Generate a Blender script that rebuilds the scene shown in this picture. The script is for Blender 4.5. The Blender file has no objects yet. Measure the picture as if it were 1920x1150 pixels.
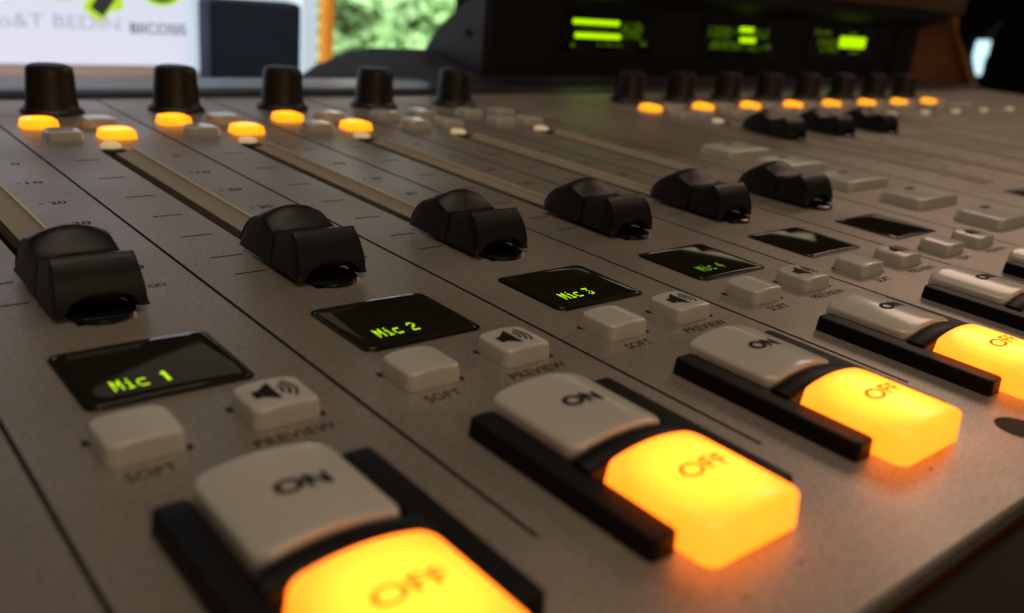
import bpy, bmesh, math, random
from mathutils import Matrix, Vector
random.seed(7)
S = 0.001                       # everything below is written in millimetres
scn = bpy.context.scene
COL = scn.collection

# ------------------------------------------------------------------ camera
F_PX = 1696.97
R = ((0.7661555, 0.15337056, -0.62408591),
     (-0.6357519, 0.32283549, -0.70113962),
     (0.09394291, 0.93394578, 0.34484781))
CP = (-18.39, -57.89, 55.87)
cam_d = bpy.data.cameras.new('camera')
cam = bpy.data.objects.new('camera', cam_d)
COL.objects.link(cam)
cam.matrix_world = Matrix(((R[0][0], R[0][1], R[0][2], CP[0]*S), (R[1][0], R[1][1], R[1][2], CP[1]*S),
                           (R[2][0], R[2][1], R[2][2], CP[2]*S), (0, 0, 0, 1)))
cam_d.sensor_width = 36.0
cam_d.lens = F_PX*36.0/1920.0
cam_d.clip_start = 0.003
cam_d.clip_end = 60
cam_d.dof.use_dof = True
cam_d.dof.focus_distance = 0.176
cam_d.dof.aperture_fstop = 17.0
scn.camera = cam

# ------------------------------------------------------------------ world, lamps, exposure
w = bpy.data.worlds.new('World'); scn.world = w; w.use_nodes = True
bg = w.node_tree.nodes['Background']
bg.inputs[0].default_value = (1.0, 0.78, 0.58, 1); bg.inputs[1].default_value = 0.045
scn.view_settings.view_transform = 'Standard'
scn.view_settings.look = 'None'
scn.view_settings.exposure = 0
scn.view_settings.gamma = 1

def area(name, loc, target, sx, sy, power, color):
    d = bpy.data.lights.new(name, 'AREA'); d.shape = 'RECTANGLE'
    d.size = sx*S; d.size_y = sy*S; d.energy = power; d.color = color
    o = bpy.data.objects.new(name, d); COL.objects.link(o)
    o.location = Vector(loc)*S
    o.rotation_euler = (Vector(target)-Vector(loc)).to_track_quat('-Z', 'Y').to_euler()
    return o
area('room_lamp', (-40, -520, 300), (130, 90, 0), 260, 200, 0.55, (1.0, 0.74, 0.46))
area('side_lamp', (820, 230, 400), (120, 0, 0), 260, 200, 0.54, (1.0, 0.69, 0.53))
area('ceiling_lamp', (150, 250, 1500), (150, 150, 0), 900, 600, 4.7, (1.0, 0.80, 0.59))
area('low_strip_fill', (1500, 540, 165), (300, 150, 0), 520, 95, 0.05, (1.0, 0.72, 0.52))  # unseen fill, added for sheen on the far right fader strips
area('back_strip_fill', (1080, 1088, 290), (250, 130, 0), 950, 90, 0.15, (1.0, 0.80, 0.48))  # unseen fill, added so the middle fader strips pick up a warm reflection
area('display_veil_fill', (370, 1090, 500), (40, 60, 0), 420, 190, 0.040, (1.0, 0.84, 0.62))
area('daylight', (2600, 2600, 1900), (3300, 5600, -300), 2500, 1600, 1000, (1.0, 1.0, 0.95))

# ------------------------------------------------------------------ materials
def mat(name, base=(0.5, 0.5, 0.5), rough=0.5, metal=0.0, emit=None, estr=0, coat=0, sss=0, spec=0.5,
        noise=None, bump=None, trans=0):
    m = bpy.data.materials.new(name); m.use_nodes = True
    nt = m.node_tree; b = nt.nodes['Principled BSDF']
    b.inputs['Base Color'].default_value = (*base, 1)
    b.inputs['Roughness'].default_value = rough
    b.inputs['Metallic'].default_value = metal
    b.inputs['Specular IOR Level'].default_value = spec
    b.inputs['Coat Weight'].default_value = coat
    b.inputs['Coat Roughness'].default_value = 0.12
    if sss:
        b.inputs['Subsurface Weight'].default_value = sss
        b.inputs['Subsurface Radius'].default_value = (0.003, 0.002, 0.0013)
        b.inputs['Subsurface Scale'].default_value = 1.0
    if emit:
        b.inputs['Emission Color'].default_value = (*emit, 1)
        b.inputs['Emission Strength'].default_value = estr
    tc = nt.nodes.new('ShaderNodeTexCoord')
    if noise:                       # list of (scale per metre, darkest factor, brightest factor)
        prev = None
        for sc, lo, hi in noise:
            n = nt.nodes.new('ShaderNodeTexNoise'); n.inputs['Scale'].default_value = sc; n.inputs['Detail'].default_value = 3
            nt.links.new(tc.outputs['Object'], n.inputs['Vector'])
            mr = nt.nodes.new('ShaderNodeMapRange')
            mr.inputs['From Min'].default_value = 0.3; mr.inputs['From Max'].default_value = 0.7
            mr.inputs['To Min'].default_value = lo; mr.inputs['To Max'].default_value = hi
            nt.links.new(n.outputs['Fac'], mr.inputs['Value'])
            vm = nt.nodes.new('ShaderNodeVectorMath'); vm.operation = 'SCALE'
            if prev is None: vm.inputs[0].default_value = base
            else: nt.links.new(prev, vm.inputs[0])
            nt.links.new(mr.outputs[0], vm.inputs['Scale'])
            prev = vm.outputs[0]
        nt.links.new(prev, b.inputs['Base Color'])
    if bump:
        n = nt.nodes.new('ShaderNodeTexNoise'); n.inputs['Scale'].default_value = bump[0]; n.inputs['Detail'].default_value = 2
        nt.links.new(tc.outputs['Object'], n.inputs['Vector'])
        bp = nt.nodes.new('ShaderNodeBump'); bp.inputs['Strength'].default_value = bump[1]; bp.inputs['Distance'].default_value = bump[2]
        nt.links.new(n.outputs['Fac'], bp.inputs['Height']); nt.links.new(bp.outputs[0], b.inputs['Normal'])
    return m

M = {}
M['panel'] = mat('silver_paint', (0.40, 0.358, 0.305), 0.40, 0.55, noise=[(3600, 0.50, 1.5), (900, 0.90, 1.10), (38, 0.93, 1.05)], bump=(3000, 0.5, 0.00008))
M['strip'] = mat('fader_strip_metal', (0.35, 0.30, 0.22), 0.6, 0.0, noise=[(60, 0.92, 1.05)])
M['line'] = mat('engraved_line_paint', (0.006, 0.004, 0.002), 0.8, spec=0.08)
M['print'] = mat('dark_print', (0.020, 0.014, 0.010), 0.7, spec=0.15)
M['slot'] = mat('slot_black', (0.004, 0.004, 0.004), 0.7)
M['cap'] = mat('fader_black_plastic', (0.009, 0.0075, 0.007), 0.42, noise=[(900, 0.8, 1.2)], bump=(4200, 0.6, 0.00008), spec=0.4)
M['gloss'] = mat('gloss_black_plastic', (0.005, 0.005, 0.006), 0.12)
M['bezel'] = mat('bezel_black_plastic', (0.0035, 0.003, 0.003), 0.5, spec=0.22, bump=(2500, 0.15, 0.00004), noise=[(400, 0.85, 1.15)])
M['knob'] = mat('knob_black_rubber', (0.012, 0.009, 0.008), 0.45, noise=[(300, 0.9, 1.1)])
M['milky'] = mat('milky_white_plastic', (0.65, 0.63, 0.57), 0.3, sss=0.35, coat=0.6, noise=[(120, 0.97, 1.03)])
M['btn_print'] = mat('button_print', (0.010, 0.007, 0.005), 0.6, spec=0.15)
M['glass'] = mat('display_glass', (0.020, 0.018, 0.011), 0.05, spec=0.5)
M['rim'] = mat('display_rim', (0.004, 0.009, 0.005), 0.25)
M['oled'] = mat('green_pixels', (0.1, 0.3, 0.0), 0.5, emit=(0.56, 1.0, 0.0), estr=1.25)
M['oled_dim'] = mat('green_pixels_dim', (0.1, 0.3, 0.0), 0.5, emit=(0.36, 0.80, 0.0), estr=0.42)
M['meter'] = mat('meter_green', (0.1, 0.3, 0.0), 0.5, emit=(0.46, 0.86, 0.0), estr=1.25)
M['meter_dim'] = mat('meter_green_dim', (0.05, 0.1, 0.0), 0.5, emit=(0.30, 0.62, 0.0), estr=0.20)
M['dome_cream'] = mat('slot_dome_cream', (0.75, 0.62, 0.42), 0.3, emit=(1.0, 0.72, 0.38), estr=0.35)  # cream dome at the slot top, with slight emission added
M['rail'] = mat('rail_grey', (0.030, 0.036, 0.050), 0.34, 0.0, spec=0.6, noise=[(70, 0.94, 1.05)])
M['arm'] = mat('armrest_black', (0.010, 0.007, 0.005), 0.7, spec=0.25, noise=[(180, 0.85, 1.15)], bump=(1500, 0.3, 0.0001))
M['house'] = mat('housing_black', (0.010, 0.009, 0.009), 0.65)
M['base'] = mat('base_blue_grey', (0.040, 0.045, 0.060), 0.5)
M['cheek'] = mat('cheek_dark_blue', (0.016, 0.018, 0.026), 0.45)
M['window_black'] = mat('meter_window', (0.003, 0.0025, 0.002), 0.15)
M['wood'] = mat('stained_wood', (0.30, 0.115, 0.030), 0.6, noise=[(30, 0.7, 1.2)])
M['dark_wood'] = mat('dark_stained_wood', (0.11, 0.07, 0.03), 0.6, noise=[(30, 0.8, 1.2)])
M['wood_edge'] = mat('wood_edge', (0.55, 0.24, 0.07), 0.6, noise=[(30, 0.8, 1.15)])
M['ledge'] = mat('ledge_wood', (0.46, 0.26, 0.12), 0.5, noise=[(15, 0.85, 1.1)])
M['desk'] = mat('desk_laminate', (0.05, 0.04, 0.035), 0.5, noise=[(20, 0.8, 1.2)])
M['wall'] = mat('dark_wall', (0.014, 0.012, 0.010), 0.95, spec=0.1, noise=[(6, 0.7, 1.2)])
M['navy'] = mat('navy_case', (0.06, 0.115, 0.23), 0.6, noise=[(40, 0.9, 1.1)])
M['plate'] = mat('glowing_plate', (0.6, 0.6, 0.6), 0.4, emit=(0.635, 0.675, 0.83), estr=1.0)  # white face behind the logo, bright through its own emission
M['plate_text'] = mat('plate_text_dark', (0.02, 0.02, 0.02), 0.5, emit=(0.03, 0.03, 0.035), estr=1.0)
M['plate_grey'] = mat('plate_text_grey', (0.02, 0.02, 0.02), 0.5, emit=(0.40, 0.40, 0.46), estr=1.0)
M['plate_green'] = mat('plate_lime', (0.02, 0.02, 0.02), 0.5, emit=(0.50, 0.78, 0.02), estr=1.0)
M['plate_pale'] = mat('plate_pale_lime', (0.02, 0.02, 0.02), 0.5, emit=(0.56, 0.66, 0.38), estr=1.0)
M['frosted'] = mat('frosted_daylit_pane', (0.6, 0.6, 0.6), 0.4, emit=(0.60, 0.72, 0.80), estr=1.0, noise=None)
M['frame_white'] = mat('window_frame_white', (0.75, 0.80, 0.85), 0.4, emit=(0.50, 0.62, 0.72), estr=0.9)  # daylight falling on the frame is put in as emission
M['orange'] = mat('orange_plastic', (0.85, 0.30, 0.02), 0.5, emit=(1.0, 0.36, 0.03), estr=0.45, noise=[(40, 0.7, 1.2)])  # emission stands in for light on the post and roof; neither is a lamp
M['leaf'] = mat('leaves_green', (0.34, 0.52, 0.26), 0.6, noise=[(2.0, 0.8, 1.25)])
M['leaf2'] = mat('leaves_grey_green', (0.36, 0.50, 0.36), 0.6, noise=[(2.0, 0.8, 1.25)])
M['trunk'] = mat('bark', (0.12, 0.09, 0.06), 0.9)
M['ground'] = mat('pale_ground', (0.42, 0.42, 0.36), 0.9, noise=[(1, 0.8, 1.1)])
M['outside_white'] = mat('white_render', (0.80, 0.84, 0.86), 0.8, noise=[(2, 0.95, 1.03)])
M['bright_gap'] = mat('bright_daylit_gap', (0.5, 0.6, 0.6), 0.5, emit=(0.55, 0.82, 0.95), estr=1.5)
M['pane'] = mat('clear_pane', (1, 1, 1), 0.02)
nt = M['pane'].node_tree
tr = nt.nodes.new('ShaderNodeBsdfTransparent'); mx = nt.nodes.new('ShaderNodeMixShader'); mx.inputs[0].default_value = 0.04
nt.links.new(tr.outputs[0], mx.inputs[1]); nt.links.new(nt.nodes['Principled BSDF'].outputs[0], mx.inputs[2])
nt.links.new(mx.outputs[0], nt.nodes['Material Output'].inputs[0])

for k in ('leaf', 'leaf2'):
    nt = M[k].node_tree; pb = nt.nodes['Principled BSDF']
    tl = nt.nodes.new('ShaderNodeBsdfTranslucent'); mx = nt.nodes.new('ShaderNodeMixShader'); mx.inputs[0].default_value = 0.7
    nt.links.new(pb.inputs['Base Color'].links[0].from_socket, tl.inputs[0])
    nt.links.new(pb.outputs[0], mx.inputs[1]); nt.links.new(tl.outputs[0], mx.inputs[2])
    nt.links.new(mx.outputs[0], nt.nodes['Material Output'].inputs[0])
# fingermarks: the paint's gloss wanders a little
nt = M['panel'].node_tree
tc_ = nt.nodes.new('ShaderNodeTexCoord'); n_ = nt.nodes.new('ShaderNodeTexNoise'); n_.inputs['Scale'].default_value = 22; n_.inputs['Detail'].default_value = 5
mr_ = nt.nodes.new('ShaderNodeMapRange'); mr_.inputs[1].default_value = 0.35; mr_.inputs[2].default_value = 0.65
mr_.inputs[3].default_value = 0.35; mr_.inputs[4].default_value = 0.47
nt.links.new(tc_.outputs['Object'], n_.inputs['Vector']); nt.links.new(n_.outputs['Fac'], mr_.inputs[0])
nt.links.new(mr_.outputs[0], nt.nodes['Principled BSDF'].inputs['Roughness'])
M['catch_light_rim'] = mat('catch_light_pale', (0.78, 0.68, 0.55), 0.5)
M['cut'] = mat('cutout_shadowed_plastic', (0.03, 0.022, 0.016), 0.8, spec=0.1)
M['dust'] = mat('dust', (0.62, 0.56, 0.48), 0.9)

def lit_material(name, half_w, half_d, z0, z1, tint=(1.0, 0.190, 0.010), top=2.55, edge=0.95, foot=0.55):
    """Backlit amber plastic: the lamp sits under the middle of the cap, so the cap glows most there."""
    m = bpy.data.materials.new(name); m.use_nodes = True; nt = m.node_tree; b = nt.nodes['Principled BSDF']
    b.inputs['Base Color'].default_value = (0.55, 0.33, 0.06, 1); b.inputs['Roughness'].default_value = 0.3
    tc = nt.nodes.new('ShaderNodeTexCoord'); sp = nt.nodes.new('ShaderNodeSeparateXYZ')
    nt.links.new(tc.outputs['Object'], sp.inputs[0])
    def m1(op, a, b_=None):
        n = nt.nodes.new('ShaderNodeMath'); n.operation = op
        for i, v in enumerate((a, b_)):
            if v is None: continue
            if isinstance(v, (int, float)): n.inputs[i].default_value = v
            else: nt.links.new(v, n.inputs[i])
        return n.outputs[0]
    ux = m1('POWER', m1('ABSOLUTE', m1('DIVIDE', sp.outputs[0], half_w*S)), 2.5)
    uy = m1('POWER', m1('ABSOLUTE', m1('DIVIDE', sp.outputs[1], half_d*S)), 2.5)
    r = m1('MINIMUM', m1('ADD', ux, uy), 1.0)
    hor = m1('ADD', m1('MULTIPLY', m1('SUBTRACT', 1.0, r), top-edge), edge)
    zz = nt.nodes.new('ShaderNodeMapRange'); zz.interpolation_type = 'SMOOTHSTEP'
    nt.links.new(sp.outputs[2], zz.inputs[0])
    zz.inputs[1].default_value = z0*S; zz.inputs[2].default_value = z1*S
    zz.inputs[3].default_value = foot; zz.inputs[4].default_value = 1.0
    st = m1('MULTIPLY', hor, zz.outputs[0])
    b.inputs['Emission Color'].default_value = (*tint, 1)
    nt.links.new(st, b.inputs['Emission Strength'])
    return m
M['amber'] = lit_material('amber_backlit_plastic', 8.4, 8.6, 0.0, 4.2, top=5.7, edge=2.9, foot=0.9)
M['amber_small'] = lit_material('amber_backlit_small', 5.0, 4.4, 0.0, 2.4, tint=(1.0, 0.30, 0.004), top=2.9, edge=1.8, foot=0.9)
M['amber_print'] = mat('amber_print', (0.30, 0.06, 0.005), 0.6, spec=0.1, emit=(0.62, 0.13, 0.003), estr=0.8)

# ------------------------------------------------------------------ helpers
def tag(o, label=None, cat=None, group=None, kind=None):
    if label: o['label'] = label
    if cat: o['category'] = cat
    if group: o['group'] = group
    if kind: o['kind'] = kind
    return o
def empty(name, loc, label, cat, group=None):
    o = bpy.data.objects.new(name, None); COL.objects.link(o); o.location = Vector(loc)*S
    o.empty_display_size = 0.01
    return tag(o, label, cat, group)
def place(name, me, parent=None, loc=(0, 0, 0), rotz=0, label=None):
    o = bpy.data.objects.new(name, me); COL.objects.link(o)
    o.location = Vector(loc)*S; o.rotation_euler = (0, 0, rotz)
    if parent: o.parent = parent
    if label: o['label'] = label
    return o
class MB:
    def __init__(s): s.v = []; s.f = []
    def add(s, vs, fs):
        n = len(s.v); s.v += [tuple(q) for q in vs]; s.f += [tuple(i+n for i in f) for f in fs]; return s
    def box(s, x0, x1, y0, y1, z0, z1):
        return s.add([(x0,y0,z0),(x1,y0,z0),(x1,y1,z0),(x0,y1,z0),(x0,y0,z1),(x1,y0,z1),(x1,y1,z1),(x0,y1,z1)],
                     [(0,3,2,1),(4,5,6,7),(0,1,5,4),(1,2,6,5),(2,3,7,6),(3,0,4,7)])
    def prism(s, poly, axis, a, b):
        """poly is a list of 2D points, extruded from a to b along axis"""
        n = len(poly)
        def pt(q, t): return (t, q[0], q[1]) if axis == 'x' else ((q[0], t, q[1]) if axis == 'y' else (q[0], q[1], t))
        return s.add([pt(q, a) for q in poly]+[pt(q, b) for q in poly],
                     [tuple(range(n)), tuple(range(2*n-1, n-1, -1))]+[(i, i+n, (i+1) % n+n, (i+1) % n) for i in range(n)])
    def mesh(s, name, m, smooth=None, bevel=0, fix=True):
        me = bpy.data.meshes.new(name); me.from_pydata([(x*S, y*S, z*S) for x, y, z in s.v], [], s.f)
        if fix or bevel:
            bm = bmesh.new(); bm.from_mesh(me)
            bmesh.ops.recalc_face_normals(bm, faces=bm.faces)
            if bevel:
                es = [e for e in bm.edges if len(e.link_faces) == 2 and e.calc_face_angle(0) > 0.5]
                bmesh.ops.bevel(bm, geom=es, offset=bevel*S, segments=3, profile=0.5, affect='EDGES')
            bm.to_mesh(me); bm.free()
        me.materials.append(m)
        if smooth is not None:
            me.polygons.foreach_set('use_smooth', [True]*len(me.polygons))
            me.set_sharp_from_angle(angle=math.radians(smooth))
        return me
def rr_outline(hw, hd, r, n=7):
    pts = []
    for cx, cy, a0 in ((hw-r, hd-r, 0), (-hw+r, hd-r, 90), (-hw+r, -hd+r, 180), (hw-r, -hd+r, 270)):
        for i in range(n+1):
            a = math.radians(a0+90*i/n); pts.append((cx+r*math.cos(a), cy+r*math.sin(a)))
    # add points along the straight sides so that a crowned top follows its curve
    out = []
    for i, p in enumerate(pts):
        q = pts[(i+1) % len(pts)]; out.append(p)
        d = math.hypot(q[0]-p[0], q[1]-p[1])
        k = int(d/1.2)
        for j in range(1, k): out.append((p[0]+(q[0]-p[0])*j/k, p[1]+(q[1]-p[1])*j/k))
    return out
def crowned(wd, dp, h, crown=0.0, r=1.5, fil=0.6, draft=0.3, zb=0.0, crowny=0.0, slope=0.0):
    """a keycap: rounded plan, softened edge, top arched across x"""
    hw, hd = wd/2, dp/2; mb = MB(); base = rr_outline(hw, hd, r)
    def top(x, y): return h+crown*(1-(x/hw)**2)+crowny*(1-(y/hd)**2)+slope*y/hd
    rings = []
    def ring(ins, dz, flat=None):
        k1 = (hw-ins)/hw; k2 = (hd-ins)/hd
        vs = [(x*k1, y*k2) for x, y in base]
        rings.append([(x, y, (flat if flat is not None else top(x, y)-dz)) for x, y in vs])
    ring(0, 0, zb); ring(draft*0.4, 0, zb+(h-zb)*0.35)
    for i in range(5):
        a = math.pi/2*i/4; ring(draft+fil*(1-math.cos(a)), fil*(1-math.sin(a)))
    steps = 6; i0 = draft+fil
    for j in range(1, steps):
        k = 1-j/steps
        rings.append([(x*(hw-i0)/hw*k, y*(hd-i0)/hd*k, top(x*(hw-i0)/hw*k, y*(hd-i0)/hd*k)) for x, y in base])
    n = len(base); vs = [v for rg in rings for v in rg]; fs = []
    for a in range(len(rings)-1):
        for i in range(n): fs.append((a*n+i, a*n+(i+1) % n, (a+1)*n+(i+1) % n, (a+1)*n+i))
    vs.append((0, 0, top(0, 0))); c = len(vs)-1; a = len(rings)-1
    fs += [(a*n+i, a*n+(i+1) % n, c) for i in range(n)]
    fs.append(tuple(range(n-1, -1, -1)))
    return mb.add(vs, fs)
def lathe(prof, n=48):
    mb = MB(); vs = []; fs = []
    for r, z in prof:
        for i in range(n): a = 2*math.pi*i/n; vs.append((r*math.cos(a), r*math.sin(a), z))
    for j in range(len(prof)-1):
        for i in range(n): fs.append((j*n+i, j*n+(i+1) % n, (j+1)*n+(i+1) % n, (j+1)*n+i))
    fs.append(tuple(range(n-1, -1, -1))); fs.append(tuple((len(prof)-1)*n+i for i in range(n)))
    return mb.add(vs, fs)
_tc = {}
def text_geo(s, bold=0.0, spacing=1.0):
    """flat outline of a word: vertices scaled to unit cap height with the left end at 0, and its width"""
    key = (s, bold, spacing)
    if key in _tc: return _tc[key]
    cu = bpy.data.curves.new('t', 'FONT'); cu.body = s; cu.size = 1; cu.offset = bold; cu.resolution_u = 4
    cu.space_character = spacing
    o = bpy.data.objects.new('t', cu); COL.objects.link(o)
    dg = bpy.context.evaluated_depsgraph_get()
    me = bpy.data.meshes.new_from_object(o.evaluated_get(dg))
    vs = [(v.co.x, v.co.y) for v in me.vertices]; fs = [tuple(p.vertices) for p in me.polygons]
    bpy.data.objects.remove(o); bpy.data.curves.remove(cu); bpy.data.meshes.remove(me)
    x0 = min(v[0] for v in vs); x1 = max(v[0] for v in vs); y0 = min(v[1] for v in vs); y1 = max(v[1] for v in vs)
    _tc[key] = (vs, fs, x0, x1, y0, y1); return _tc[key]
def text_mb(s, x0, x1, y0, y1, zf, bold=0.0, mb=None, spacing=1.0, plane='xy'):
    """word stretched into the box, lying at height zf(x, y)"""
    vs, fs, a0, a1, b0, b1 = text_geo(s, bold, spacing); mb = mb or MB()
    out = []
    for x, y in vs:
        X = x0+(x-a0)/(a1-a0)*(x1-x0); Y = y0+(y-b0)/(b1-b0)*(y1-y0)
        out.append((X, Y, zf(X, Y)) if plane == 'xy' else (X, zf(X, Y), Y))
    return mb.add(out, fs)
def project(x, y, z):
    d = (x-CP[0], y-CP[1], z-CP[2])
    q = [sum(R[k][i]*d[k] for k in range(3)) for i in range(3)]
    if q[2] > -1: return None
    return 960+F_PX*q[0]/-q[2], 575-F_PX*q[1]/-q[2]
def seen(x, y, z=0, m=60):
    q = project(x, y, z)
    return q is not None and -m < q[0] < 1920+m and -m < q[1] < 1150+m

# ------------------------------------------------------------------ the console: panels and frame
P = 40.0; SEC2 = 310.0; FRONT, BACK = -26.5, 287.0
GX0, GX1, GY0, GY1 = 16.0, 25.0, 78.0, 200.0
console = empty('mixing_console', (150, 130, -60), 'silver broadcast mixing console with black faders and glowing amber OFF buttons', 'mixing console')
def kid(name, mb_or_me, m=None, loc=(0, 0, 0), parent=None, **kw):
    """place a part of the console; loc is in world millimetres"""
    me = mb_or_me if isinstance(mb_or_me, bpy.types.Mesh) else mb_or_me.mesh(name, m, **kw)
    o = bpy.data.objects.new(name, me); COL.objects.link(o)
    par = parent or console
    if par is console: o.location = (Vector(loc)-Vector((150, 130, -60)))*S
    else: o.location = Vector(loc)*S
    o.parent = par
    return o
def panel_mesh(x0, x1, starts):
    """a sheet with real fader gaps cut in it, plus its rim"""
    mb = MB(); xs = [x0]
    for s0 in starts: xs += [s0+GX0, s0+GX1]
    xs.append(x1)
    for i in range(len(xs)-1):
        a, b = xs[i], xs[i+1]; gap = i % 2 == 1
        for y0, y1 in ((FRONT, GY0), (GY0, GY1), (GY1, BACK)):
            if gap and y0 == GY0:
                mb.add([(a,y0,0),(a,y1,0),(a,y1,-9),(a,y0,-9)], [(0,1,2,3)])
                mb.add([(b,y0,0),(b,y1,0),(b,y1,-9),(b,y0,-9)], [(3,2,1,0)])
                mb.add([(a,y0,0),(b,y0,0),(b,y0,-9),(a,y0,-9)], [(3,2,1,0)])
                mb.add([(a,y1,0),(b,y1,0),(b,y1,-9),(a,y1,-9)], [(0,1,2,3)])
                mb.add([(a,y0,-9),(b,y0,-9),(b,y1,-9),(a,y1,-9)], [(0,1,2,3)])
            else:
                mb.add([(a,y0,0),(b,y0,0),(b,y1,0),(a,y1,0)], [(0,1,2,3)])
    mb.add([(x0,FRONT,0),(x1,FRONT,0),(x1,FRONT-0.5,-0.35),(x0,FRONT-0.5,-0.35),(x0,FRONT-0.5,-3),(x1,FRONT-0.5,-3)], [(0,3,2,1),(3,4,5,2)])
    mb.add([(x0,BACK,0),(x1,BACK,0),(x1,BACK,-3),(x0,BACK,-3)], [(0,1,2,3)])
    mb.add([(x0,FRONT,0),(x0,BACK,0),(x0-0.3,BACK,-0.3),(x0-0.3,FRONT,-0.3),(x0-0.3,BACK,-3),(x0-0.3,FRONT,-3)], [(0,1,2,3),(3,2,4,5)])
    mb.add([(x1,FRONT,0),(x1,BACK,0),(x1+0.3,BACK,-0.3),(x1+0.3,FRONT,-0.3),(x1+0.3,BACK,-3),(x1+0.3,FRONT,-3)], [(3,2,1,0),(5,4,2,3)])
    return mb
left_starts = [k*P for k in range(6)]
right_starts = [SEC2+k*P for k in range(12)]
pl = kid('panel', panel_mesh(-60, 296.7, left_starts), M['panel'], fix=False)
pr = kid('panel', panel_mesh(299.6, 806, right_starts), M['panel'], fix=False)
kid('chassis', MB().box(-60.3, 806.3, FRONT-0.2, BACK-0.5, -60, -9.6).box(297.2, 299.1, FRONT+1, BACK-1, -9.6, -2.5), M['slot'])
kid('armrest', MB().box(-120, 806, -190, FRONT-1.6, -60, -1.2), M['arm'], bevel=1.6, smooth=40)
kid('rear_deck', MB().prism([(287.3, -59), (287.3, 0.7), (287.9, 1.1), (331, 1.1), (333, -1.0), (333, -59)], 'x', -90, 806), M['rail'], smooth=50)

# printed scale, words and divider lines
flat = lambda z: (lambda x, y: z)
lines = []
for k in range(0, 7): lines.append((k*P, 0.0 if k < 6 else -5, 284))
for x, y0, y1 in lines:
    kid('divider_line', MB().box(x-0.28, x+0.28, y0, y1, 0.0, 0.05), M['line'], fix=False)
for k in range(1, 12):
    kid('divider_line', MB().box(SEC2+k*P-0.2, SEC2+k*P+0.2, 0, 284, 0.0, 0.05), M['line'], fix=False)
TICKS = [189, 168.6, 149.5, 132.2, 116.2, 101.5, 91.0]
NUMS = ['0', '10', '20', '30', '40', '60', None]
def scale_print(x0):
    mb = MB()
    for y in TICKS: mb.box(x0+6.3, x0+12.6, y-0.2, y+0.2, 0.0, 0.04)
    for y, n in zip(TICKS, NUMS):
        if n:
            wv = 1.75*len(n)
            text_mb(n, x0+33.8-wv-(0 if len(n) > 1 else 0.4), x0+33.8, y-1.1, y+1.1, flat(0.04), 0.012, mb)
            if n != '0': mb.box(x0+28.3, x0+29.1, y-0.15, y+0.15, 0.0, 0.04)
        else:                       # infinity sign
            for cx in (31.75, 33.15):
                for i in range(20):
                    a, b = 2*math.pi*i/20, 2*math.pi*(i+1)/20
                    q = lambda r, t: (x0+cx+r*0.95*math.cos(t), y+r*0.8*math.sin(t), 0.04)
                    mb.add([q(0.62, a), q(0.9, a), q(0.9, b), q(0.62, b)], [(0, 1, 2, 3)])
    return mb
for k in range(6): kid('scale_marks', scale_print(k*P), M['print'], fix=False)
for k in range(5): kid('scale_marks', scale_print(SEC2+k*P), M['print'], fix=False)

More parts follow.
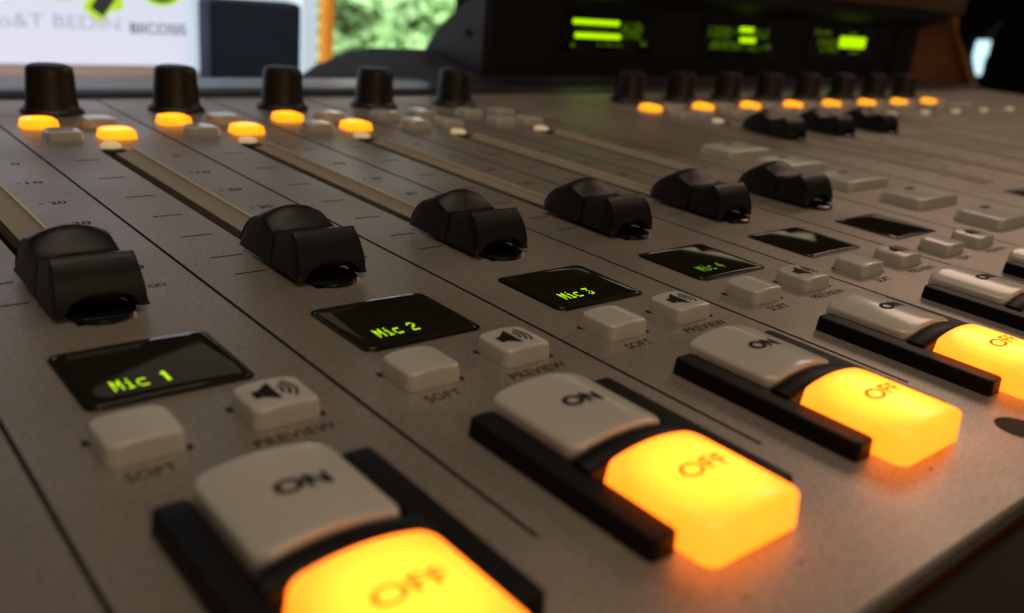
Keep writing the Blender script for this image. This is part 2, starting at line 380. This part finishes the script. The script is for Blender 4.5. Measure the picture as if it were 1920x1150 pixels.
# ------------------------------------------------------------------ part meshes
# fader cap
def fader_mesh():
    prof = [(104.6, 0.9, 0, 0), (105.1, 2.2, 0, 0), (104.7, 3.8, 0.1, 0), (103.6, 5.5, 0.35, 0), (102.0, 6.9, 0.8, 0), (100.0, 7.9, 1.3, 0),
            (98.2, 8.4, 1.7, 0), (96.8, 8.5, 1.85, 0), (95.4, 8.15, 1.6, 0), (94.0, 7.6, 1.1, 0), (92.6, 7.1, 0.55, 0),
            (91.9, 6.95, 0.3, 0), (91.7, 6.9, 0.25, 1), (91.2, 6.9, 0.25, 1), (91.0, 6.95, 0.2, 0), (89.5, 7.15, 0.05, 0), (87.5, 7.75, 0, 0), (85.6, 8.5, 0, 0),
            (84.7, 8.85, 0, 0), (84.3, 8.80, 0, 0), (83.3, 8.0, 0, 0), (82.1, 6.8, 0, 0), (81.4, 5.5, 0, 0), (80.9, 4.2, 0, 0), (80.6, 3.0, 0, 0), (80.4, 1.9, 0, 0), (80.4, 0.9, 0, 0)]
    # arc length param of the front face so the bottom arch can cut it
    front0 = 19
    L = [0.0]
    for i in range(front0+1, len(prof)):
        a, b = prof[i-1], prof[i]; L.append(L[-1]+math.hypot(a[0]-b[0], a[1]-b[1]))
    def front_at(s):
        for i in range(1, len(L)):
            if s <= L[i]+1e-9:
                t = (s-L[i-1])/(L[i]-L[i-1]); a, b = prof[front0+i-1], prof[front0+i]
                return a[0]+(b[0]-a[0])*t, a[1]+(b[1]-a[1])*t
        return prof[-1][:2]
    us = [-6.2, -6.0, -5.6, -5.0, -4.2, -3.3, -2.2, -1.1, 0, 1.1, 2.2, 3.3, 4.2, 5.0, 5.6, 6.0, 6.2]
    fr = [0.0, 0.2, 0.4, 0.6, 0.8, 0.93]
    vs = []; n = len(fr)*2+len(us)
    for ri, (y, z, cr, groove) in enumerate(prof):
        row = []
        f = ri-front0
        def side(sg):
            r_ = []
            for t in fr:
                x = sg*(7.15-0.85*t); yy, zz = y, z
                if f > 3: x -= sg*max(0, 2.4-zz)*0.55
                if groove: x -= sg*0.55
                r_.append((x, yy, 0.9+(zz-0.04-0.9)*t if zz > 1.15 else 0.9+(zz-0.9)*t))
            return r_
        left = side(-1)
        top = []
        for u in us:
            yy, zz = y, z
            if f > 0:
                ze = 0.9+3.0*math.sqrt(max(0, 1-(u/5.2)**2))
                s_end = L[-1]*(1.0) if abs(u) >= 5.2 else None
                if s_end is None:
                    # length at which the face reaches height ze
                    s_end = L[-1]
                    for i in range(1, len(L)):
                        za, zb = prof[front0+i-1][1], prof[front0+i][1]
                        if zb <= ze: s_end = L[i-1]+(L[i]-L[i-1])*((za-ze)/(za-zb)); break
                yy, zz = front_at(s_end*L[f]/L[-1])
            wid = 6.2+0.85*max(0, (7.5-zz)/7.5)
            if f > 3 and zz < 2.4: wid -= (2.4-zz)*0.55
            x = u/6.2*wid
            zz2 = zz+cr*(1-(u/6.2)**2)
            e = abs(u)
            if e > 6.1: zz2 -= 0.03
            if groove and e > 3.6: zz2 -= 0.9
            top.append((x, yy, max(zz2, 0.9)))
        right = side(1)[::-1]
        vs += left+top+right
    fs = []
    for r_ in range(len(prof)-1):
        for c in range(n-1): fs.append((r_*n+c, r_*n+c+1, (r_+1)*n+c+1, (r_+1)*n+c))
    mb = MB(); mb.add([(x, y-92.0, z) for x, y, z in vs], fs)
    me = bpy.data.meshes.new('fader_cap'); me.from_pydata([(x*S, y*S, z*S) for x, y, z in mb.v], [], mb.f)
    bm = bmesh.new(); bm.from_mesh(me)
    bmesh.ops.remove_doubles(bm, verts=bm.verts, dist=0.00002)
    bmesh.ops.dissolve_degenerate(bm, edges=bm.edges, dist=0.00001)
    bmesh.ops.recalc_face_normals(bm, faces=bm.faces)
    # make sure normals point outwards (up on top)
    up = sum(f.normal.z*f.calc_area() for f in bm.faces)
    if up < 0: bmesh.ops.reverse_faces(bm, faces=bm.faces)
    # inner wall of the shell
    bm.normal_update()
    inner = {}
    for v in list(bm.verts): inner[v] = Vector((v.co.x*0.78, 0.0002+(v.co.y)*0.86, max(0.0009, 0.0009+(v.co.z-0.0009)*0.72)))
    old = list(bm.faces); nv = {v: bm.verts.new(c) for v, c in inner.items()}
    border = [e for e in bm.edges if len(e.link_faces) == 1]
    for f in old: bm.faces.new([nv[v] for v in reversed(f.verts)])
    for e in border:
        a, b = e.verts
        try: bm.faces.new([a, b, nv[b], nv[a]])
        except ValueError: pass
    bmesh.ops.recalc_face_normals(bm, faces=bm.faces)
    bm.to_mesh(me); bm.free()
    me.materials.append(M['cap'])
    me.polygons.foreach_set('use_smooth', [True]*len(me.polygons)); me.set_sharp_from_angle(angle=math.radians(38))
    return me
ME = {}
ME['fader_cap'] = fader_mesh()
ME['fader_foot'] = lathe([(5.0, 0.05), (5.2, 0.3), (5.1, 0.8), (4.6, 1.0), (3.6, 1.05), (2.6, 0.8)]).mesh('fader_foot', M['gloss'], smooth=50)
ME['fader_core'] = MB().box(-5.4, 5.4, -10.5, 9.0, 1.9, 4.6).mesh('fader_core', M['cap'], bevel=1.2, smooth=50)
ME['fader_stem'] = MB().box(-0.6, 0.6, -4, 4, -6, 6.0).mesh('fader_stem', M['slot'])
def stadium(x0, x1, y0, y1, z0, z1, n=10):
    r = (x1-x0)/2; cx = (x0+x1)/2; pts = []
    for i in range(n+1): a = math.pi*i/n; pts.append((cx+r*math.cos(a), y1-r+r*math.sin(a)))
    for i in range(n+1): a = math.pi+math.pi*i/n; pts.append((cx+r*math.cos(a), y0+r+r*math.sin(a)))
    return MB().prism(pts, 'z', z0, z1)
ME['fader_strip'] = MB().prism([(18.9, -0.10), (24.98, -0.01), (24.98, -3), (18.9, -3)], 'y', 78.02, 199.97).mesh('fader_strip', M['strip'])
ME['slot_dome'] = lathe([(2.7, 0), (2.8, 0.3), (2.7, 0.8), (2.3, 1.15), (1.4, 1.35), (0.4, 1.4)], 32).mesh('slot_dome', M['dome_cream'], smooth=60)
ME['catch_light_rim'] = MB().prism([(24.35, 0.0), (24.45, 0.6), (24.85, 0.6), (25.0, 0.02)], 'y', 78.4, 199.5).mesh('catch_light_rim', M['catch_light_rim'])  # pale rim added to catch light, so the far strips look brighter
ME['slot_end'] = lathe([(2.9, 0.0), (2.9, 0.06), (0.2, 0.06)], 32).mesh('slot_end', M['slot'])
# small keys
SW, SD = 9.4, 8.4
ME['soft'] = crowned(SW, SD, 2.5, 0.42, 1.4, 0.4, 0.22).mesh('soft_button', M['milky'], smooth=50)
ME['select'] = crowned(10.0, 8.4, 2.2, 0.45, 1.8, 0.45, 0.3).mesh('select_button', M['milky'], smooth=50)
ME['select_lit'] = crowned(10.0, 8.4, 2.2, 0.45, 1.8, 0.45, 0.3).mesh('select_button', M['amber_small'], smooth=50)
ME['select_mark'] = MB().box(-0.9, 0.9, 0.6, 1.5, 2.45, 2.56).mesh('lettering', M['btn_print'])
def icon_z(x, y): return 2.5+0.42*(1-(x/(SW/2))**2)+0.04
def speaker_icon():
    mb = MB()
    def poly(pts): mb.add([(x, y, icon_z(x, y)) for x, y in pts], [tuple(range(len(pts)))])
    poly([(-3.0, -0.8), (-2.0, -0.8), (-2.0, 1.2), (-3.0, 1.2)])
    poly([(-1.97, -0.85), (-0.9, -1.75), (-0.9, 2.15), (-1.97, 1.25)])
    poly([(-0.88, -1.8), (-0.1, -2.3), (-0.1, 2.7), (-0.88, 2.2)])
    for r0, r1 in ((1.05, 1.5), (1.95, 2.4), (2.85, 3.25)):
        for i in range(10):
            a, b = math.radians(-48+9.6*i), math.radians(-48+9.6*(i+1))
            c = (-0.35, 0.2)
            poly([(c[0]+r0*math.cos(a), c[1]+r0*math.sin(a)), (c[0]+r1*math.cos(a), c[1]+r1*math.sin(a)),
                  (c[0]+r1*math.cos(b), c[1]+r1*math.sin(b)), (c[0]+r0*math.cos(b), c[1]+r0*math.sin(b))])
    return mb.mesh('speaker_symbol', M['btn_print'], fix=False)
ME['icon'] = speaker_icon()
# cutouts that the small keys sit in
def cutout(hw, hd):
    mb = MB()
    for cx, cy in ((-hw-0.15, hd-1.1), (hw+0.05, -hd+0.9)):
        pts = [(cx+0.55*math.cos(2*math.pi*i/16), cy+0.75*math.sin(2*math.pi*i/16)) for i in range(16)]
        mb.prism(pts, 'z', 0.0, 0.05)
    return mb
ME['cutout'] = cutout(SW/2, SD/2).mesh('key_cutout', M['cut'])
# big keys: ON and OFF
OW, OD = 16.6, 17.2
ON_H, ON_C = 3.5, 1.35
OFF_H, OFF_C = 4.2, 1.35
ME['on'] = crowned(OW, OD, ON_H, ON_C, 1.9, 0.55, 0.25, slope=0.0).mesh('on_button', M['milky'], smooth=50)
ME['off'] = crowned(OW, OD, OFF_H, OFF_C, 1.9, 0.85, 0.25).mesh('off_button', M['amber'], smooth=50)
def on_z(x, y): return ON_H+ON_C*(1-(x/(OW/2))**2)+0.09
def off_z(x, y): return OFF_H+OFF_C*(1-(x/(OW/2))**2)+0.10
ME['on_text'] = text_mb('ON', -2.4, 3.9, -1.2, 1.4, on_z, 0.040).mesh('lettering', M['btn_print'], fix=False)
ME['off_text'] = text_mb('OFF', -3.6, 4.3, -0.9, 1.8, off_z, 0.018).mesh('lettering', M['amber_print'], fix=False)
# bezel round the big keys: two rails and a web between the keys
def bezel():
    mb = MB()
    for cx, wd in ((9.1, 4.3), (30.5, 4.3)):
        b = crowned(wd, 32.0, 2.6, 0.05, 0.9, 0.35, 0.1)
        mb.add([(x+cx, y+6.0, z) for x, y, z in b.v], b.f)
    # web, arched like the keys, reaching under both of them
    n = 16; x0, x1 = 10.6, 29.0; vs = []
    for i in range(n+1):
        x = x0+(x1-x0)*i/n; zt = 3.05+1.35*(1-((x-19.8)/9.2)**2)
        vs += [(x, 3.1, 0.3), (x, 3.1, zt-0.5), (x, 3.6, zt), (x, 6.2, zt), (x, 6.42, zt-0.2), (x, 6.42, 0.3)]
    fs = []
    for i in range(n):
        for j in range(5): fs.append((i*6+j, i*6+j+1, (i+1)*6+j+1, (i+1)*6+j))
    fs += [(0, 1, 2, 3, 4, 5), tuple(n*6+j for j in (5, 4, 3, 2, 1, 0))]
    mb.add(vs, fs)
    mb.box(10.5, 29.2, -8.5, 21, 0.02, 1.2)
    return mb
ME['bezel'] = bezel().mesh('button_bezel', M['bezel'], smooth=45)
ME['knob'] = lathe([(9.3, 0.0), (9.5, 0.4), (9.3, 1.0), (8.5, 1.5), (7.9, 2.4), (7.6, 4), (7.35, 8), (7.05, 12.6), (6.9, 13.8), (6.4, 14.6), (5.4, 15.0), (3, 15.25), (0.5, 15.3)], 56).mesh('rotary_knob', M['knob'], smooth=35)
# displays
DX0, DX1, DY0, DY1 = 9.0, 31.6, 49.4, 68.8
DW, DD = DX1-DX0, DY1-DY0
ME['rim'] = crowned(DW, DD, 0.22, 0, 1.7, 0.1, 0.05).mesh('display_frame', M['rim'], smooth=40)
ME['glass'] = crowned(DW-1.1, DD-1.1, 0.34, 0.22, 1.4, 0.3, 0.1, zb=0.05, crowny=0.10).mesh('display', M['glass'], smooth=60)
GLY = {'M': ['10001','11011','11011','10101','10101','10001','10001'], 'i': ['00100','00000','01100','00100','00100','00100','01110'],
 'c': ['00000','00000','01111','10000','10000','10000','01111'], '1': ['00110','01110','00110','00110','00110','00110','00110'],
 '2': ['01110','10001','00001','00110','01000','10000','11111'], '3': ['11111','00010','00100','00010','00001','10001','01110'],
 '4': ['00010','00110','01010','10010','11111','00010','00010'], ' ': ['00000']*7}
def pixel_text(s, x0, y0, px, py):
    mb = MB()
    def zf(x, y): return 0.34+0.22*(1-(x/((DW-1.1)/2))**2)+0.10*(1-(y/((DD-1.1)/2))**2)+0.02
    for ci, ch in enumerate(s):
        for r, row in enumerate(GLY[ch]):
            for c, b in enumerate(row):
                if b == '1':
                    xa = x0+(ci*6+c)*px; ya = y0+(6-r)*py; xb = xa+px*0.9; yb = ya+py*0.8
                    mb.add([(xa, ya, zf(xa, ya)), (xb, ya, zf(xb, ya)), (xb, yb, zf(xb, yb)), (xa, yb, zf(xa, yb))], [(0, 1, 2, 3)])
    return mb

# ------------------------------------------------------------------ populate the channels
def channel(x0, k, fader_y, big=True, lit=(), mic=None, full=True, knob=True, words=True):
    cx = x0+20.6
    st = kid('fader_strip', ME['fader_strip'], loc=(x0, 0, 0)); kid('catch_light_rim', ME['catch_light_rim'], parent=st)
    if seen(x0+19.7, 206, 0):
        kid('slot_dome', ME['slot_dome'], loc=(x0+19.9, 203.4, 0)); kid('slot_end', ME['slot_end'], loc=(x0+19.6, 199.2, 0))
    if fader_y is not None and (seen(cx, fader_y, 5, 150)):
        f = kid('fader_cap', ME['fader_cap'], loc=(cx, fader_y, 0))
        kid('fader_core', ME['fader_core'], parent=f)
        kid('fader_foot', ME['fader_foot'], loc=(0, -10.0, 0), parent=f)
        kid('fader_stem', ME['fader_stem'], loc=(17.2-20.6, 1, 0), parent=f)
    if seen(x0+20, 60):
        d = kid('display', ME['glass'], loc=(x0+(DX0+DX1)/2, (DY0+DY1)/2, 0))
        kid('display_frame', ME['rim'], loc=(0, 0, 0), parent=d)
        if mic:
            t = pixel_text(mic, -6.7, -6.1, 0.262, 0.44)
            kid('display_text', t, M['oled'] if k < 3 else M['oled_dim'], parent=d, fix=False)
    if seen(x0+12, 39):
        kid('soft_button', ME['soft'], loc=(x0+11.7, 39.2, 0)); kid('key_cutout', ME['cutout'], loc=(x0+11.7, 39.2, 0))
        kid('soft_print', text_mb('SOFT', 8.1, 13.9, 31.5, 33.4, flat(0.04), 0.008, spacing=1.05), M['print'], loc=(x0, 0, 0), fix=False)
    if seen(x0+29, 39):
        b = kid('preview_button', ME['soft'], loc=(x0+29.2, 39.2, 0)); kid('speaker_symbol', ME['icon'], parent=b)
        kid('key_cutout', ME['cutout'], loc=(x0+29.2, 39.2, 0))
        kid('preview_print', text_mb('PREVIEW', 23.2, 34.1, 31.5, 33.4, flat(0.04), 0.004, spacing=1.05), M['print'], loc=(x0, 0, 0), fix=False)
    if big and seen(x0+20, 12, 0, 200):
        kid('button_bezel', ME['bezel'], loc=(x0, 0, 0))
        b = kid('on_button', ME['on'], loc=(x0+19.7, 15.2, 0)); kid('lettering', ME['on_text'], parent=b)
        b = kid('off_button', ME['off'], loc=(x0+19.7, -5.75, 0)); kid('lettering', ME['off_text'], parent=b)
        b['label'] = 'off button glowing amber'
    for j, (bx, by) in enumerate(((11.5, 218), (26, 217.5), (9.8, 236.5), (26.5, 236.5))):
        if seen(x0+bx, by) and k < 18:
            on = j in lit
            b = kid('select_button', ME['select_lit' if on else 'select'], loc=(x0+bx, by, 0))
            kid('lettering', ME['select_mark'], parent=b)
            if on: b['label'] = 'round-cornered select button glowing amber'
    if knob and seen(x0+19.7, 260, 8, 120): kid('rotary_knob', ME['knob'], loc=(x0+19.7, 260.5, 0))

mics = ['Mic 1', 'Mic 2', 'Mic 3', 'Mic 4', None, None]
lits = [(), (1, 2), (1, 2), (1, 2), (), ()]
lits[3] = (1,)
lits = [(), (1, 2), (1, 2), (1, 2), (), ()]
for k in range(6): channel(k*P, k, 92.0, mic=mics[k], lit=lits[k])
for k in range(12): channel(SEC2+k*P, 10+k, [172.5, 172.5, 172.5][k] if k < 3 else 92.0, lit=(2,) if k < 8 else (), knob=k < 8)

# monitor column keys
ME['wide'] = crowned(25.5, 14.6, 3.0, 0.35, 1.8, 0.7, 0.35).mesh('monitor_button', M['milky'], smooth=50)
ME['wide_mark'] = MB().box(-2.6, 0.4, 2.6, 4.4, 3.3, 3.44).box(1.0, 2.2, 2.8, 4.2, 3.3, 3.44).mesh('lettering', M['btn_print'])
for i in range(5):
    b = kid('monitor_button', ME['wide'], loc=(265.5, 48.6+24.0*i, 0)); kid('lettering', ME['wide_mark'], parent=b)

# screw hole and specks at the front of the panel
kid('screw_hole', lathe([(3.5, 0.02), (3.4, 0.06), (2.9, 0.06)], 32), M['slot'], loc=(119.9, -17.6, 0), smooth=40)
for x, y in ((51.2, -19.0), (95.0, -16.3), (61.3, -18.6), (135.5, -15.7)):
    kid('panel_speck', MB().box(-0.4, 0.4, -0.1, 0.1, 0.0, 0.04), M['print'], loc=(x, y, 0), fix=False)

dm = MB(); rd = random.Random(3)
for i in range(420):
    x, y = rd.uniform(-30, 240), rd.uniform(-25, 200)
    if x % 40 > 15 and x % 40 < 26 and y > 76: continue
    if 5 < x % 40 < 34 and y < 76 and not (26 < y < 30 or 44 < y < 48): continue
    q = rd.uniform(0.05, 0.13); a = rd.uniform(0, 3.14); l = q*rd.choice((1, 1, 1, 2.5))
    c, s_ = math.cos(a), math.sin(a)
    dm.add([(x-c*l, y-s_*l, .05), (x+s_*q, y-c*q, .05), (x+c*l, y+s_*l, .05), (x-s_*q, y+c*q, .05)], [(0, 1, 2, 3)])
o = kid('dust', dm, M['dust'], fix=False); o['kind'] = 'stuff'

# ------------------------------------------------------------------ meter bridge
mbr = empty('meter_bridge', (285, 330, 6), 'black meter bridge with three glowing green meter displays behind the console', 'meter bridge')
def part(root, name, mb, m, label=None, parent=None, **kw):
    me = mb.mesh(name, m, **kw); o = bpy.data.objects.new(name, me); COL.objects.link(o)
    o.parent = parent or root
    if not parent: o.location = -root.location
    if label: o['label'] = label
    return o
cheek_poly = [(326, 3), (326, 44), (308, 51), (307, 57), (311, 57.5), (320, 54.5), (328, 49.5), (335, 44.6), (341, 40), (345, 37.6), (354, 32), (363, 26), (370, 20), (377, 12), (381, 6), (381, 3)]
part(mbr, 'side_panel', MB().prism(cheek_poly, 'x', 284.5, 290), M['cheek'], smooth=30)
body_poly = [(330.5, 3.2), (330.5, 44), (309, 51.5), (308, 56.6), (320, 54), (328, 49), (341, 39.4), (354, 31.4), (370, 19.4), (377, 11.4), (380, 3.2)]
part(mbr, 'housing', MB().prism(body_poly, 'x', 290.2, 750), M['house'], smooth=30)
part(mbr, 'base', MB().prism([(306, -60), (306, -12), (326, 2.8), (377, 10.5), (398, 9), (421, 4), (464, -10), (491, -23), (500, -60)], 'x', 262, 752), M['base'], smooth=12)
sc = lathe([(2.0, 0), (2.0, 1.0), (0.6, 1.0)], 20)
part(mbr, 'screw', MB().add([(284.5-z, 339+x, 24+y) for x, y, z in sc.v], sc.f), M['slot'])
metal = part(mbr, 'window_pillar', MB().box(716, 721, 328.8, 330.2, 3.5, 54), M['cheek'])
d1 = ([(350.8, 34.9, 388.2, 32.2), (353.4, 27.4, 390.5, 24.6)], [(372.3, 23.2, 392.9, 20.6), (390.7, 35.1, 409.6, 25.2), (351.3, 22.6, 355.0, 19.6), (409.8, 24.7, 414.6, 21.5), (353.5, 30.4, 389.6, 29.4)])
d2 = ([(504.8, 36.1, 519.6, 32.9), (506.7, 29.5, 523.7, 26.2)], [(472.5, 35.8, 503.3, 28.6), (521.3, 36.0, 537.7, 29.6), (475.7, 27.2, 503.5, 21.6), (503.1, 25.2, 510.2, 21.7), (515.0, 24.6, 533.3, 21.2), (535.9, 26.0, 543.3, 22.4)])
d3 = ([(630.1, 33.9, 666.6, 26.0)], [(595.3, 38.4, 601.5, 34.6), (604, 38.0, 616, 34.9), (601.3, 32.2, 628.7, 27.3), (605.7, 26.7, 629.5, 22.4), (641.5, 38.0, 653.0, 34.8), (646.5, 24.9, 660.1, 21.9)])
for (x0, x1), (full, dim) in zip(((344, 422), (466, 552), (588, 682)), (d1, d2, d3)):
    g = part(mbr, 'meter_display', MB().box(x0, x1, 329.6, 330.4, 17, 41), M['window_black'])
    m1 = MB()
    for a, b, c, d in full: m1.box(a, c, 329.2, 329.5, d, b)
    part(mbr, 'meter_bar', m1, M['meter'], parent=g)
    m2 = MB()
    for a, b, c, d in dim:
        nx = max(1, int((c-a)/1.9)); nz = max(1, int((b-d)/1.7))
        for i in range(nx):
            for j in range(nz):
                if nx > 6 and random.random() < 0.22: continue
                xa = a+(c-a)*i/nx; za = d+(b-d)*j/nz
                m2.box(xa, xa+(c-a)/nx*0.62, 329.2, 329.5, za, za+(b-d)/nz*0.62)
    part(mbr, 'meter_segments', m2, M['meter_dim'], parent=g)

# wooden surround on the right
wr = empty('wooden_surround', (780, 330, -60), 'brown wooden frame with slanted side board at the right end of the meter bridge', 'wooden frame')
part(wr, 'side_board', MB().prism([(722, 56.5), (797, 56.5), (875, -8), (875, -60), (757, -60), (757, -4)], 'y', 333, 400), M['wood'])
part(wr, 'edge_board', MB().prism([(797.3, 56.5), (811, 56.5), (815, 44), (893, -8), (893, -60), (875.3, -60), (875.3, -8)], 'y', 329, 400), M['wood_edge'])
part(wr, 'top_board', MB().box(300, 806, 322, 430, 57.8, 71), M['dark_wood'], bevel=1.5)

# ------------------------------------------------------------------ what stands behind
desk = empty('desk', (300, 200, -61), 'dark desk top carrying the mixing console', 'desk')
part(desk, 'desk_top', MB().box(-700, 1500, -420, 750, -100, -60.5), M['desk'], bevel=2)
ledge = MB().box(-160, 272, 640, 735, -60.3, -42.3).mesh('wooden_riser', M['ledge'], bevel=1.5)
o = place('wooden_riser', ledge); tag(o, 'light brown wooden riser under the white screen', 'riser')

mon = empty('logo_plate', (120, 700, -42), 'white lit screen with black and lime logo letters above the wooden riser', 'monitor')
part(mon, 'case', MB().box(-112, 276, 700, 722, -41.6, 180), M['navy'], bevel=2)
scr = part(mon, 'plate', MB().box(-110, 274.5, 698.6, 699.9, -41.4, 178), M['plate'])
yt = lambda z: (lambda x, y: z)
part(mon, 'lettering', text_mb('BIICOSIS', 228, 272, -16.8, -8.6, yt(698.3), 0.01, plane='xz'), M['plate_text'], label='small dark word at the lower right of the logo', parent=scr, fix=False)
part(mon, 'lettering', text_mb('oo&T BEDIN', 126, 220, -15.0, -5.2, yt(698.3), -0.002, plane='xz'), M['plate_grey'], label='blurred grey word left of the dark word', parent=scr, fix=False)
def ring2(mb, cx, cz, r0, r1, y, sx=1.0):
    for i in range(48):
        a, b = 2*math.pi*i/48, 2*math.pi*(i+1)/48
        q = lambda r, t: (cx+sx*r*math.cos(t), y, cz+r*math.sin(t))
        mb.add([q(r0, a), q(r1, a), q(r1, b), q(r0, b)], [(0, 1, 2, 3)])
lg, lb, lp = MB(), MB(), MB()
ring2(lg, 253, 26, 9, 21.5, 698.3); ring2(lb, 253, 26, 11.5, 18.6, 698.0)
lg.add([(193.5, 698.3, 0.5), (206, 698.3, -10.5), (252, 698.3, 44), (222, 698.3, 49)], [(0, 1, 2, 3)])
lg.add([(212, 698.25, 20), (216, 698.25, -1), (223, 698.25, 1), (226, 698.25, 30)], [(0, 1, 2, 3)])
lb.add([(199, 698.0, 1.0), (208, 698.0, -5.5), (245, 698.0, 44), (228, 698.0, 46)], [(0, 1, 2, 3)])
ring2(lp, 145, 24, 9, 19.5, 698.3); ring2(lp, 180, 24, 9, 19.5, 698.3, 1.15); ring2(lb, 145, 26, 12, 16, 698.0); ring2(lb, 180, 26, 12, 16, 698.0, 1.15)
part(mon, 'logo_outline', lg, M['plate_green'], parent=scr, fix=False)
part(mon, 'logo_outline', lp, M['plate_pale'], parent=scr, fix=False)
part(mon, 'logo_letters', lb, M['plate_text'], parent=scr, fix=False)

bx = empty('speaker_box', (288, 600, -60), 'dark navy blue upright box with rounded corners in front of the window', 'speaker')
case = crowned(72.5, 79, 20, 0, 4, 1.5, 0.2)
part(bx, 'case', MB().add([(287.5+x, 620-z, -21+y) for x, y, z in case.v], case.f), M['navy'], smooth=40)
part(bx, 'front_cloth', MB().box(255, 320, 599.2, 599.9, -56, 14.5), M['navy'], bevel=0.2)

win = empty('window', (620, 1100, -120), 'window with pale frame and an orange post looking out on green foliage', 'window')
part(win, 'frosted_pane', MB().box(300, 606, 1112, 1116, -180, 200), M['frosted'])
part(win, 'frame', MB().box(432, 444, 1098, 1111, -180, 200).box(458, 464, 1100, 1111, -180, 200).box(584, 606, 1098, 1111, -180, 200).box(300, 900, 1096, 1120, 201, 222), M['frame_white'], bevel=1)
part(win, 'post', MB().box(616, 627, 1090, 1110, -90, 200), M['orange'], label='orange post at the left edge of the clear pane', bevel=1)
part(win, 'pane', MB().box(631, 870, 1112, 1114, -100, 200), M['pane'])
part(win, 'sill', MB().box(607, 880, 1085, 1120, -115, -99), M['house'], bevel=1)
def clump(name, c, rad, n, m, size, label, cat='tree', group='trees outside the window'):
    root = empty(name, (c[0], c[1], -2400), label, cat, group)
    mb = MB(); rnd = random.Random(int(c[0]))
    blobs = [(c[0]+rnd.uniform(-.7, .7)*rad, c[1]+rnd.uniform(-.5, .5)*rad, c[2]+rnd.uniform(-.7, .7)*rad, rad*rnd.uniform(.3, .6)) for _ in range(14)]
    for i in range(n):
        bx_, by_, bz_, br = rnd.choice(blobs)
        d = Vector((rnd.gauss(0, 1), rnd.gauss(0, 1), rnd.gauss(0, 1))).normalized()*br*rnd.uniform(.7, 1.05)
        p0 = Vector((bx_, by_, bz_))+d
        a = Vector((rnd.gauss(0, 1), rnd.gauss(0, 1), rnd.gauss(0, 1))).normalized()*size; b = a.orthogonal().normalized()*size*.55
        mb.add([p0-a, p0+b, p0+a, p0-b], [(0, 1, 2, 3)])
    part(root, 'crown', mb, m, fix=False)
    part(root, 'trunk', MB().box(c[0]-60, c[0]+60, c[1]-60, c[1]+60, -2400, c[2]), M['trunk'])
clump('leafy_tree', (2950, 5200, -420), 520, 6000, M['leaf'], 115, 'bright green leafy tree low in the window beside the orange post')
clump('leafy_tree', (3450, 5600, -280), 620, 7000, M['leaf'], 115, 'bright green leafy tree behind the curved side of the meter bridge')
clump('leafy_tree', (3150, 6400, 60), 620, 6000, M['leaf2'], 130, 'greyer green tree farther back in the middle of the window')
clump('leafy_tree', (3900, 5200, -500), 480, 4500, M['leaf'], 115, 'green leafy tree lowest and farthest right in the window')
g = MB().box(-2000, 9000, 1300, 9000, -2450, -2400).mesh('ground', M['ground']); tag(place('ground', g), 'pale ground outside the window', None, None, 'structure')
hs = empty('white_building', (4200, 8000, -2400), 'pale blurred building standing behind the trees', 'building')
part(hs, 'wall', MB().box(1500, 8500, 8000, 8200, -2400, 2600), M['outside_white'])
part(hs, 'roof', MB().box(1400, 8600, 7900, 8300, 2600, 2800), M['orange'])
wl = MB().box(-900, 299, 1100, 1160, -800, 2600).box(299, 606, 1120, 1160, -800, 222).box(299, 606, 1100, 1160, 223, 2600).box(606, 880, 1100, 1160, -800, -116).box(880, 5200, 1100, 1160, -800, 2600).box(606, 880, 1100, 1160, 223, 2600)
o = place('wall', wl.mesh('wall', M['wall'])); tag(o, 'dark back wall around the window', None, None, 'structure')

nw = empty('narrow_window', (2620, 1095, -75), 'narrow bright slit of daylight beside the slanted wooden board', 'window')
part(nw, 'lit_pane', MB().prism([(2596, 2), (2672, 4), (2674, -34), (2664, -40), (2662, -62), (2668, -84), (2652, -92), (2632, -80), (2600, -48), (2592, -30)], 'y', 1092, 1096), M['bright_gap'])
part(nw, 'grey_panel', MB().prism([(2592, 3), (2676, 6), (2720, 54), (2700, 60)], 'y', 1092, 1096), M['rail'])

cb = MB()
pts = [Vector((2790+70*math.cos(t)+260*(t/3), 1050, 160-260*math.sin(t*0.5)*0.9)) for t in [i*0.15 for i in range(22)]]
for i in range(len(pts)-1):
    d = (pts[i+1]-pts[i]); n1 = d.orthogonal().normalized()*3; n2 = d.cross(n1).normalized()*3
    cb.add([pts[i]+n1, pts[i]+n2, pts[i]-n1, pts[i]-n2, pts[i+1]+n1, pts[i+1]+n2, pts[i+1]-n1, pts[i+1]-n2], [(0,1,5,4),(1,2,6,5),(2,3,7,6),(3,0,4,7)])
o = place('cable', cb.mesh('cable', M['cheek'], smooth=60)); tag(o, 'thin dark cable hanging in front of the dark wall', 'cable')
